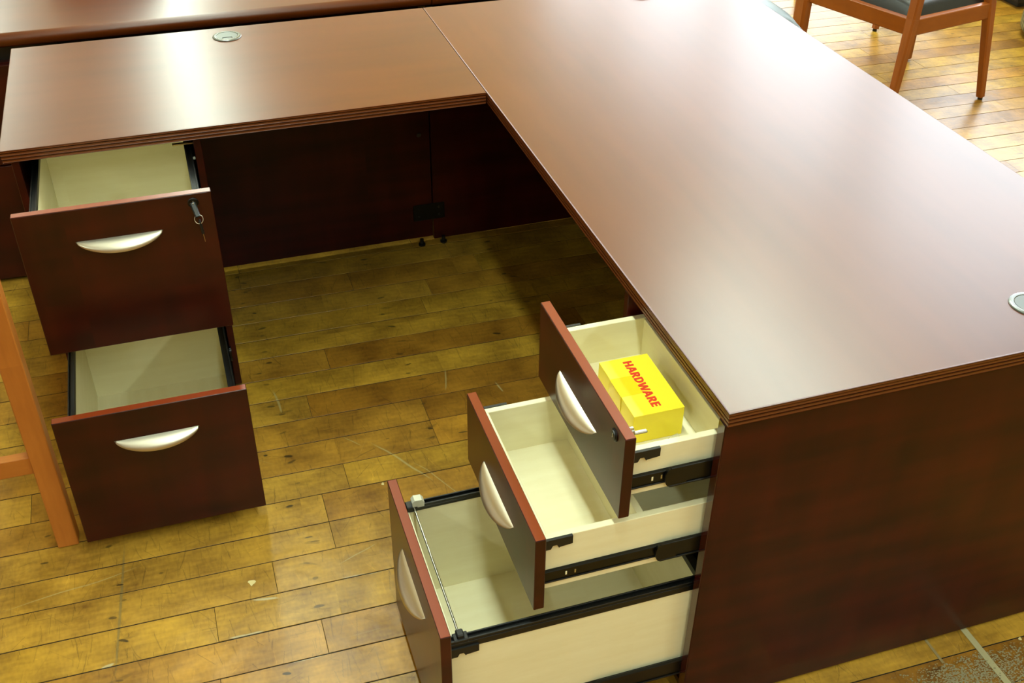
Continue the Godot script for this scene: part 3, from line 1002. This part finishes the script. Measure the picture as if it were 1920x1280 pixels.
func return_desk() -> void:
	var d := thing("return_desk", "narrower cherry wood side return of the desk, on the left, with two open file drawers", "desk")
	var top := obj("desk_top", reeded_top(Vector2(-LR, -L2), Vector2(-0.0012, -L1), 0, false, [true, false, true, true]), M.top, d)
	obj("reeded_edge", reeded_top(Vector2(-LR, -L2), Vector2(-0.0012, -L1), 0, true, [true, false, true, true]), M.edge, top)
	grommet(Vector3(-0.5505, H, -1.806), top, 1.6)
	var yt := H - T - GAP
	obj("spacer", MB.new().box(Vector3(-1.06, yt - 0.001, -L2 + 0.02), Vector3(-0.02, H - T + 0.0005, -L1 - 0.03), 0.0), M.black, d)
	var mp := MB.new()
	mp.shift = Vector2(0.1, 0.2)
	obj("modesty_panel", mp.box(Vector3(-1.056, 0.024, -1.868), Vector3(-0.0015, yt, -1.85), 0.001, 1), M.panel, d)
	var zf := -1.2815
	for x in [[-1.0745, -1.058], [-0.6885, -0.672]]:
		var s := MB.new()
		s.shift = Vector2(x[0] * 2.0, 0.7)
		obj("pedestal_side", s.box(Vector3(x[0], 0.008, -1.85), Vector3(x[1], yt, zf), 0.001, 1), M.panel, d)
	obj("pedestal_back", MB.new().box(Vector3(-1.058, 0.03, -1.84), Vector3(-0.6885, yt, -1.825), 0.0, 1), M.panel, d)
	obj("pedestal_base", MB.new().box(Vector3(-1.058, 0.03, -1.825), Vector3(-0.6885, 0.045, zf - 0.01), 0.0, 0), M.panel, d)
	obj("toe_board", MB.new().box(Vector3(-1.05, 0.0008, zf - 0.06), Vector3(-0.697, 0.03, zf - 0.045), 0.0, 0), M.black, d)
	for z in [-1.31, -1.345]:
		obj("lock_bar", MB.new().box(Vector3(-0.735, 0.690, z - 0.004), Vector3(-0.6885, 0.694, z + 0.004), 0.0008), M.brass, d)
	for p in [[-0.6895, 0.655, -1.305], [-0.6895, 0.56, -1.30]]:
		obj("peg", MB.new().lathe(PackedVector2Array([Vector2(0, 0.006), Vector2(0.0035, 0.006), Vector2(0.004, 0.0)]), Vector3(p[0], p[1], p[2]), Vector3.LEFT, 10), M.white_plastic, d)
	# joining plate, cable peg and feet by the seam with the desk
	var pl := obj("joining_plate", MB.new().box(Vector3(-0.063, 0.085, -1.8505), Vector3(0.038, 0.141, -1.8475), 0.001), M.black_metal, d)
	for p in [[-0.045, 0.1], [-0.045, 0.126], [0.02, 0.1], [0.02, 0.126]]:
		obj("screw", MB.new().lathe(PackedVector2Array([Vector2(0, 0.0012), Vector2(0.003, 0.0012), Vector2(0.004, 0)]), Vector3(p[0], p[1], -1.8475), Vector3.BACK, 10), M.black, pl)
	obj("peg", MB.new().lathe(PackedVector2Array([Vector2(0, 0.003), Vector2(0.006, 0.003), Vector2(0.0075, 0)]), Vector3(-0.034, 0.377, -1.85), Vector3.BACK, 16), mat(Color(0.25, 0.22, 0.2), 0.5), d)
	for x in [-0.041]:
		obj("leveler", MB.new().lathe(PackedVector2Array([Vector2(0, 0.022), Vector2(0.006, 0.022), Vector2(0.006, 0.008), Vector2(0.011, 0.006), Vector2(0.011, 0.0), Vector2(0, 0)]), Vector3(x, 0.0006, -1.842), Vector3.UP, 14), M.black, d)
	var xc := -0.868
	var a := drawer(d, Vector3(xc, 0, -0.9998), 0.0, 0.3844, 0.7223, {"top": 0.668, "bottom": 0.42, "slide": 0.455, "reach": 0.27, "file": true, "lock": Vector2(0.1555, 0.0205), "bracket": 0.662})
	a.set_meta("label", "upper file drawer with a key in its lock")
	var b := drawer(d, Vector3(xc, 0, -0.7806), 0.0, 0.0294, 0.3678, {"top": 0.3135, "bottom": 0.05, "slide": 0.112, "reach": 0.49, "file": true, "bracket": 0.308})
	b.set_meta("label", "lower file drawer, pulled out furthest")


func rear_credenzas() -> void:
	for c in [[-2.05, 0.052, "dark cherry credenza with a rounded front edge standing behind the return"], [0.056, 0.93, "short stretch of rounded cherry table edge behind the far end of the desk"]]:
		var x0: float = c[0]
		var x1: float = c[1]
		var d := thing("credenza", c[2], "credenza")
		var zf := -1.985
		var prof := PackedVector2Array()
		for k in 13:
			var a := PI * k / 12.0 - PI / 2.0
			prof.push_back(Vector2(0.019 * cos(a) - 0.019, 0.019 * sin(a) - 0.019))
		var mb := MB.new()
		var back := -2.62
		for i in 12:
			var p := prof[i]
			var q := prof[i + 1]
			var np := Vector3(0, p.y + 0.019, p.x + 0.019).normalized()
			var nq := Vector3(0, q.y + 0.019, q.x + 0.019).normalized()
			var a0 := Vector3(x0, H + p.y, zf + p.x)
			var a1 := Vector3(x1, H + p.y, zf + p.x)
			var b0 := Vector3(x0, H + q.y, zf + q.x)
			var b1 := Vector3(x1, H + q.y, zf + q.x)
			mb.tri(a0, a1, b1, np, np, nq, Vector2(a0.x, p.y), Vector2(a1.x, p.y), Vector2(b1.x, q.y))
			mb.tri(a0, b1, b0, np, nq, nq, Vector2(a0.x, p.y), Vector2(b1.x, q.y), Vector2(b0.x, q.y))
			for xx in [x0, x1]:
				var side := Vector3(signf(xx - (x0 + x1) / 2.0), 0, 0)
				mb.tri(Vector3(xx, a0.y, a0.z), Vector3(xx, b0.y, b0.z), Vector3(xx, H - 0.019, zf - 0.019), side, side, side)
		var hb := H - 0.038
		var zt := zf - 0.019
		mb.quad(Vector3(x0, H, back), Vector3(x1, H, back), Vector3(x1, H, zt), Vector3(x0, H, zt), Vector3.UP, 0)
		mb.quad(Vector3(x0, hb, back), Vector3(x1, hb, back), Vector3(x1, hb, zt), Vector3(x0, hb, zt), Vector3.DOWN, 0)
		mb.quad(Vector3(x0, hb, back), Vector3(x1, hb, back), Vector3(x1, H, back), Vector3(x0, H, back), Vector3.FORWARD, 0)
		for xx in [x0, x1]:
			mb.quad(Vector3(xx, hb, back), Vector3(xx, hb, zt), Vector3(xx, H, zt), Vector3(xx, H, back), Vector3(signf(xx - (x0 + x1) / 2.0), 0, 0), 2)
		obj("table_top", mb, M.top, d)
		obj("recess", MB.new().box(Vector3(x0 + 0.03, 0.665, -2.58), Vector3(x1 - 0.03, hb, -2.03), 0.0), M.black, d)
		obj("cabinet_body", MB.new().box(Vector3(x0 + 0.01, 0.03, -2.6), Vector3(x1 - 0.01, 0.667, -2.014), 0.001, 1), M.panel, d)
		obj("plinth", MB.new().box(Vector3(x0 + 0.03, 0.0008, -2.58), Vector3(x1 - 0.03, 0.03, -2.05), 0.0), M.black, d)
		var n := int((x1 - x0) / 0.5)
		var step := (x1 - x0 - 0.02) / n
		for i in n:
			for r in [[0.014, 0.374], [0.379, 0.664]]:
				var f := MB.new()
				f.shift = Vector2(i * 0.37, r[0])
				obj("drawer_front", f.box(Vector3(x0 + 0.01 + i * step + 0.002, r[0], -2.014), Vector3(x0 + 0.01 + (i + 1) * step - 0.002, r[1], -1.996), 0.001, 1), M.front, d)


# ------------------------------------------------------------------ things in and on the desk
func small_things() -> void:
	# the yellow cardboard box in the top drawer
	var bx := thing("hardware_box", "small yellow cardboard box lettered HARDWARE in red, lying in the top desk drawer", "box", Vector3(-0.040, 0.5922, -0.2227))
	var w := 0.0455
	var l := 0.0783
	var h := 0.058
	obj("carton", MB.new().box(Vector3(-w, 0, -l), Vector3(w, h, l), 0.0007), M.yellow, bx)
	var flap := MB.new()
	flap.box(Vector3(-w - 0.0003, h - 0.0004, -l + 0.001), Vector3(w, h + 0.0009, l + 0.0006), 0.0004)
	obj("lid_flap", flap, M.yellow, bx)
	var tp := MB.new()
	tp.box(Vector3(-w - 0.0008, h + 0.0008, -0.026), Vector3(-0.006, h + 0.0012, 0.024), 0.0)
	tp.box(Vector3(-w - 0.0011, h - 0.03, -0.026), Vector3(-w - 0.0006, h + 0.0012, 0.024), 0.0)
	obj("tape", tp, M.tape, bx)
	var tm := TextMesh.new()
	tm.text = "HARDWARE"
	var font := SystemFont.new()
	font.font_names = PackedStringArray(["Droid Sans"])
	font.font_weight = 700
	tm.font = font
	tm.font_size = 48
	tm.pixel_size = 0.001
	tm.depth = 0.001
	tm.curve_step = 1.0
	var box := tm.get_aabb()
	var tx := MeshInstance3D.new()
	tx.name = "lettering"
	var bold := SurfaceTool.new()
	for off in [Vector3(-0.0012, 0, 0), Vector3(0.0012, 0, 0.00002), Vector3(0, 0.0009, 0.00004), Vector3(0, -0.0009, 0.00006)]:
		bold.append_from(tm, 0, Transform3D(Basis(), off))
	tx.mesh = bold.commit()
	tx.material_override = M.red_ink
	bx.add_child(tx)
	var sx := 0.128 / box.size.x
	var sy := 0.0155 / box.size.y
	var basis_ := Basis(Vector3(0, 0, sx), Vector3(sy, 0, 0), Vector3(0, 0.4, 0))
	tx.transform = Transform3D(basis_, Vector3(0.0015, h + 0.0011, -0.001) - basis_ * (box.get_center()))
	# a crumpled clear bag beside it
	var bag := MB.new()
	var nz := noise(77, 9.0, 2)
	for side in [0, 1]:
		bag.sheet(14, 10, func(u, v):
			var p := Vector3((u - 0.5) * 0.066, 0, (v - 0.5) * 0.06)
			var puff := sin(u * PI) * sin(v * PI)
			var y := (0.03 * puff + 0.03 * nz.get_noise_2d(u * 3.0, v * 3.0 + side * 5.0) * puff) * (1.0 if side == 0 else 0.12)
			return p + Vector3(0.003 * nz.get_noise_2d(v * 4.0, u), y, 0.003 * nz.get_noise_2d(u * 4.0, v + 9.0)), Vector3(0, -0.1, 0))
	var bg := obj("plastic_bag", bag, M.film)
	bg.position = Vector3(-0.018, 0.5926, -0.103)
	tag(bg, "small crumpled clear plastic bag in front of the yellow box in the drawer", "bag")
	# keys in the lock of the upper file drawer
	var kx := -0.868 + 0.1555
	var k := thing("key_set", "pair of small keys on a split ring, one pushed into the file drawer lock", "keys", Vector3(kx, 0.7018, -0.9998))
	var head := MB.new()
	head.bar(Vector3(-0.001, 0.001, 0.004), Vector3(0.0045, -0.018, 0.030), Vector2(0.013, 0.005), Vector2(0.010, 0.005), Vector3.RIGHT, 0.4)
	obj("key", head, M.plastic, k)
	obj("key_blade", MB.new().box(Vector3(-0.001, -0.0035, -0.0008 + 0.0045), Vector3(0.001, 0.0035, 0.009), 0.0003), M.steel, k)
	var pts := PackedVector3Array()
	for i in 24:
		var a := TAU * i / 24.0
		pts.push_back(Vector3(0.0055 + 0.0085 * cos(a), -0.0245 + 0.0085 * sin(a), 0.029 - 0.004 * sin(a)))
	obj("split_ring", MB.new().tube(pts, 0.0008, 6, true), M.nickel, k)
	var k2 := MB.new()
	k2.bar(Vector3(0.0065, -0.029, 0.029), Vector3(0.009, -0.061, 0.022), Vector2(0.0045, 0.013), Vector2(0.006, 0.009), Vector3.RIGHT, 0.5)
	obj("key", k2, M.plastic, k)
	obj("key_blade", MB.new().bar(Vector3(0.009, -0.061, 0.022), Vector3(0.0105, -0.084, 0.018), Vector2(0.0016, 0.005), Vector2(0.0014, 0.003), Vector3.RIGHT), M.brass, k)


# ------------------------------------------------------------------ chairs and the like
func guest_chair(label: String, at: Vector3, yaw: float) -> Node3D:
	var c := thing("guest_chair", label, "chair", at, yaw, "wooden guest chairs beyond the desk")
	for s: float in [-1.0, 1.0]:
		var f := MB.new()
		f.bar(Vector3(s * 0.262, 0.012, 0.03), Vector3(s * 0.205, 0.40, 0.0), Vector2(0.026, 0.028), Vector2(0.036, 0.042), Vector3.RIGHT, 0.3)
		f.bar(Vector3(s * 0.205, 0.39, 0.0), Vector3(s * 0.178, 0.64, -0.014), Vector2(0.036, 0.042), Vector2(0.034, 0.04), Vector3.RIGHT, 0.3)
		obj("leg", f, M.chair, c)
		obj("foot_pad", MB.new().lathe(PackedVector2Array([Vector2(0, 0.014), Vector2(0.009, 0.014), Vector2(0.010, 0.0), Vector2(0, 0.0)]), Vector3(s * 0.2632, 0.0008, 0.0305), Vector3.UP, 12), M.black, c)
		var r := MB.new()
		var fz := -0.431 if s > 0 else -0.487
		var last := Vector3(s * 0.307, 0.012, fz)
		for k in range(1, 9):
			var t := k / 8.0
			var p := Vector3(s * lerpf(0.307, 0.255, t), 0.012 + 0.88 * t, fz + 0.02 * sin(t * PI) - 0.14 * t * t)
			var wd := 0.044 + 0.022 * sin(clampf(t * 1.5, 0, 1) * PI)
			r.bar(last, p + (p - last) * 0.03, Vector2(0.043, wd), Vector2(0.043, wd), Vector3.RIGHT, 0.35)
			last = p
		obj("leg", r, M.chair, c)
		obj("seat_rail", MB.new().bar(Vector3(s * 0.208, 0.37, -0.01), Vector3(s * 0.282, 0.37, fz), Vector2(0.024, 0.062), Vector2(0.024, 0.062), Vector3.RIGHT, 0.1), M.chair, c)
		obj("foot_pad", MB.new().lathe(PackedVector2Array([Vector2(0, 0.014), Vector2(0.009, 0.014), Vector2(0.010, 0.0), Vector2(0, 0.0)]), Vector3(s * 0.3075, 0.0008, fz), Vector3.UP, 12), M.black, c)
		var a := MB.new()
		a.bar(Vector3(s * 0.176, 0.655, 0.03), Vector3(s * 0.235, 0.66, -0.44), Vector2(0.05, 0.028), Vector2(0.04, 0.028), Vector3.RIGHT, 0.4)
		obj("armrest", a, M.chair, c)
	obj("seat_rail", MB.new().bar(Vector3(-0.195, 0.37, 0.004), Vector3(0.195, 0.37, 0.004), Vector2(0.026, 0.062), Vector2(0.026, 0.062), Vector3.BACK, 0.1), M.chair, c)
	obj("seat_rail", MB.new().bar(Vector3(-0.23, 0.37, -0.41), Vector3(0.23, 0.37, -0.41), Vector2(0.024, 0.062), Vector2(0.024, 0.062), Vector3.BACK, 0.1), M.chair, c)
	obj("seat", cushion(Vector3(0, 0.385, -0.2), Vector3(0.2, 0.075, 0.2)), M.leather, c)
	var bk := obj("backrest", cushion(Vector3.ZERO, Vector3(0.19, 0.05, 0.22)), M.leather, c)
	bk.transform = Transform3D(Basis(Vector3.RIGHT, 1.4), Vector3(0, 0.72, -0.5))
	return c


# a cushion with rounded rim and a domed top, base at the given height
func cushion(at: Vector3, half: Vector3) -> MB:
	var mb := MB.new()
	mb.sheet(20, 20, func(u, v):
		var a: float = (u - 0.5) * 2.0
		var b: float = (v - 0.5) * 2.0
		var e := (1.0 - pow(absf(a), 7.0)) * (1.0 - pow(absf(b), 7.0))
		return at + Vector3(a * half.x, half.y * (0.72 * pow(maxf(e, 0.0), 0.5) + 0.28 * (1.0 - a * a) * (1.0 - b * b)), b * half.z), at + Vector3(0, -0.3, 0))
	mb.box(at + Vector3(-half.x, -0.012, -half.z), at + Vector3(half.x, 0.001, half.z), 0.002)
	return mb


func chairs() -> void:
	var yaw := atan2(0.196, 0.98)
	guest_chair("cherry wood guest armchair with a black leather seat, standing nearest the desk's far edge", Vector3(2.149, 0, -2.273), yaw)
	guest_chair("second cherry wood guest chair, behind the nearest one, only a dark-tipped leg showing", Vector3(2.697, 0, -3.155), yaw - 0.09)
	# swivel chair behind the credenza; the photograph shows it mirrored in the credenza's top
	var sw := thing("swivel_chair", "brown round-backed swivel chair behind the credenza, mirrored as a dark oval in its top", "chair", Vector3(-0.85, 0, -2.96))
	var back := MB.new()
	back.sheet(24, 24, func(u, v):
		var a: float = TAU * u
		var b: float = PI * (v - 0.5)
		return Vector3(0.21 * signf(cos(a)) * pow(absf(cos(a)), 0.8) * cos(b), 0.80 + 0.245 * sin(b), 0.045 * sin(a) * cos(b)), Vector3(0, 0.78, 0))
	obj("backrest", back, M.brown, sw).position = Vector3(0, 0, 0.2)
	obj("seat", cushion(Vector3(0, 0.42, -0.08), Vector3(0.24, 0.08, 0.23)), M.brown, sw)
	obj("back_support", MB.new().bar(Vector3(0, 0.44, 0.1), Vector3(0, 0.7, 0.2), Vector2(0.06, 0.015), Vector2(0.06, 0.015), Vector3.RIGHT), M.black, sw)
	obj("column", MB.new().lathe(PackedVector2Array([Vector2(0.025, 0.41), Vector2(0.025, 0.1), Vector2(0.04, 0.1), Vector2(0.04, 0.06), Vector2(0, 0.06)]), Vector3(0, 0, -0.08), Vector3.UP, 16), M.black, sw)
	for i in 5:
		var a := TAU * i / 5.0 + 0.3
		var tip := Vector3(0.26 * cos(a), 0.06, -0.08 + 0.26 * sin(a))
		obj("leg", MB.new().bar(Vector3(0, 0.085, -0.08), tip, Vector2(0.045, 0.03), Vector2(0.03, 0.02), Vector3.UP), M.black, sw)
		obj("caster", MB.new().lathe(PackedVector2Array([Vector2(0, 0.018), Vector2(0.02, 0.018), Vector2(0.026, 0.01), Vector2(0.026, -0.01), Vector2(0.02, -0.018), Vector2(0, -0.018)]), Vector3(tip.x, 0.0266, tip.z), Vector3(sin(a), 0, -cos(a)), 18), M.black, sw)
	# low padded seat beside the desk, window glare on leather painted into its grey
	var s := thing("side_chair", "chair with a padded seat coloured pale like window glare, tucked along the far side of the desk", "chair", Vector3(1.23, 0, -2.46))
	obj("seat", cushion(Vector3(0, 0.415, 0), Vector3(0.238, 0.075, 0.26)), M.glare_leather, s)
	for p in [[-1, -1], [1, -1], [1, 1], [-1, 1]]:
		obj("leg", MB.new().bar(Vector3(p[0] * 0.2, 0.001, p[1] * 0.21), Vector3(p[0] * 0.19, 0.39, p[1] * 0.2), Vector2(0.024, 0.024), Vector2(0.026, 0.026), Vector3.RIGHT), M.black_metal, s)
	# wooden stool at the left of the picture, only one leg and a stretcher in view
	var st := thing("wooden_stool", "tall orange-brown wooden stool at the left, square leg and stretcher beside the lower file drawer", "stool", Vector3(-1.3, 0, -0.6))
	var feet := [Vector3(0.193, 0.001, -0.233), Vector3(0.05, 0.001, 0.25), Vector3(-0.36, 0.001, 0.25), Vector3(-0.30, 0.001, -0.233)]
	for f in feet:
		obj("leg", MB.new().box(f + Vector3(-0.022, 0, -0.021), f + Vector3(0.022, 0.72, 0.021), 0.002, 1), M.beech, st)
	for i in 4:
		var a: Vector3 = feet[i]
		var b: Vector3 = feet[(i + 1) % 4]
		var d := (b - a).normalized() * 0.02
		var hy := 0.238 if i == 3 else 0.64
		obj("stretcher", MB.new().bar(a + d + Vector3(0, hy, 0), b - d + Vector3(0, hy, 0), Vector2(0.044, 0.022), Vector2(0.044, 0.022), Vector3.UP, 0.06), M.beech, st)
	obj("seat", cushion(Vector3(-0.1, 0.725, 0.01), Vector3(0.28, 0.03, 0.28)), M.beech, st)
	# striped upholstered piece cut by the right edge of the frame
	var oz := thing("ottoman", "round drum ottoman in striped green and beige fabric beside the guest chairs", "ottoman", Vector3(3.24, 0.0, -2.75))
	obj("drum", drum(0.22, 0.02, 0.42), M.stripes, oz)
	obj("piping", ring_tube(0.2195, 0.395, 0.005), M.black, oz)
	for k in 3:
		obj("foot", MB.new().lathe(PackedVector2Array([Vector2(0, 0.03), Vector2(0.02, 0.03), Vector2(0.015, 0), Vector2(0, 0)]), Vector3(0.14 * cos(k * TAU / 3.0), 0.0008, 0.14 * sin(k * TAU / 3.0)), Vector3.UP, 12), M.black, oz)
	var dc := thing("storage_cabinet", "low black storage cabinet beyond the guest chairs near the window wall", "cabinet", Vector3(3.67, 0.0008, -3.45))
	obj("cabinet_body", MB.new().box(Vector3(-0.4, 0.03, -0.3), Vector3(0.4, 0.5, 0.3), 0.004), M.dark_cabinet, dc)
	obj("plinth", MB.new().box(Vector3(-0.37, 0, -0.27), Vector3(0.37, 0.03, 0.27), 0.001), M.black, dc)


# a round upholstered drum with soft rims; u runs round it so that the stripes stand upright
func drum(r: float, y0: float, y1: float) -> MB:
	var mb := MB.new()
	var prof := []
	for k in 6:
		var a := PI / 2.0 * k / 5.0
		prof.append(Vector2(r - 0.03 * (1.0 - sin(a)), y0 + 0.03 * (1.0 - cos(a))))
	for k in 6:
		var a := PI / 2.0 * k / 5.0
		prof.append(Vector2(r - 0.03 * (1.0 - cos(a)), y1 - 0.03 * (1.0 - sin(a))))
	prof.append(Vector2(0.001, y1 + 0.01))
	prof.push_front(Vector2(0.001, y0))
	var n := 48
	for i in prof.size() - 1:
		var p: Vector2 = prof[i]
		var q: Vector2 = prof[i + 1]
		var o := Vector2(q.y - p.y, p.x - q.x).normalized()
		for k in n:
			var d0 := Vector3(cos(TAU * k / n), 0, sin(TAU * k / n))
			var d1 := Vector3(cos(TAU * (k + 1) / n), 0, sin(TAU * (k + 1) / n))
			var n0 := d0 * o.x + Vector3.UP * o.y
			var n1 := d1 * o.x + Vector3.UP * o.y
			var u0 := r * TAU * k / n
			var u1 := r * TAU * (k + 1) / n
			mb.tri(d0 * p.x + Vector3.UP * p.y, d1 * p.x + Vector3.UP * p.y, d1 * q.x + Vector3.UP * q.y, n0, n1, n1, Vector2(u0, p.y), Vector2(u1, p.y), Vector2(u1, q.y))
			mb.tri(d0 * p.x + Vector3.UP * p.y, d1 * q.x + Vector3.UP * q.y, d0 * q.x + Vector3.UP * q.y, n0, n1, n0, Vector2(u0, p.y), Vector2(u1, q.y), Vector2(u0, q.y))
	return mb


func ring_tube(r: float, y: float, thick: float) -> MB:
	var pts := PackedVector3Array()
	for k in 48:
		pts.push_back(Vector3(r * cos(TAU * k / 48.0), y, r * sin(TAU * k / 48.0)))
	return MB.new().tube(pts, thick, 6, true)
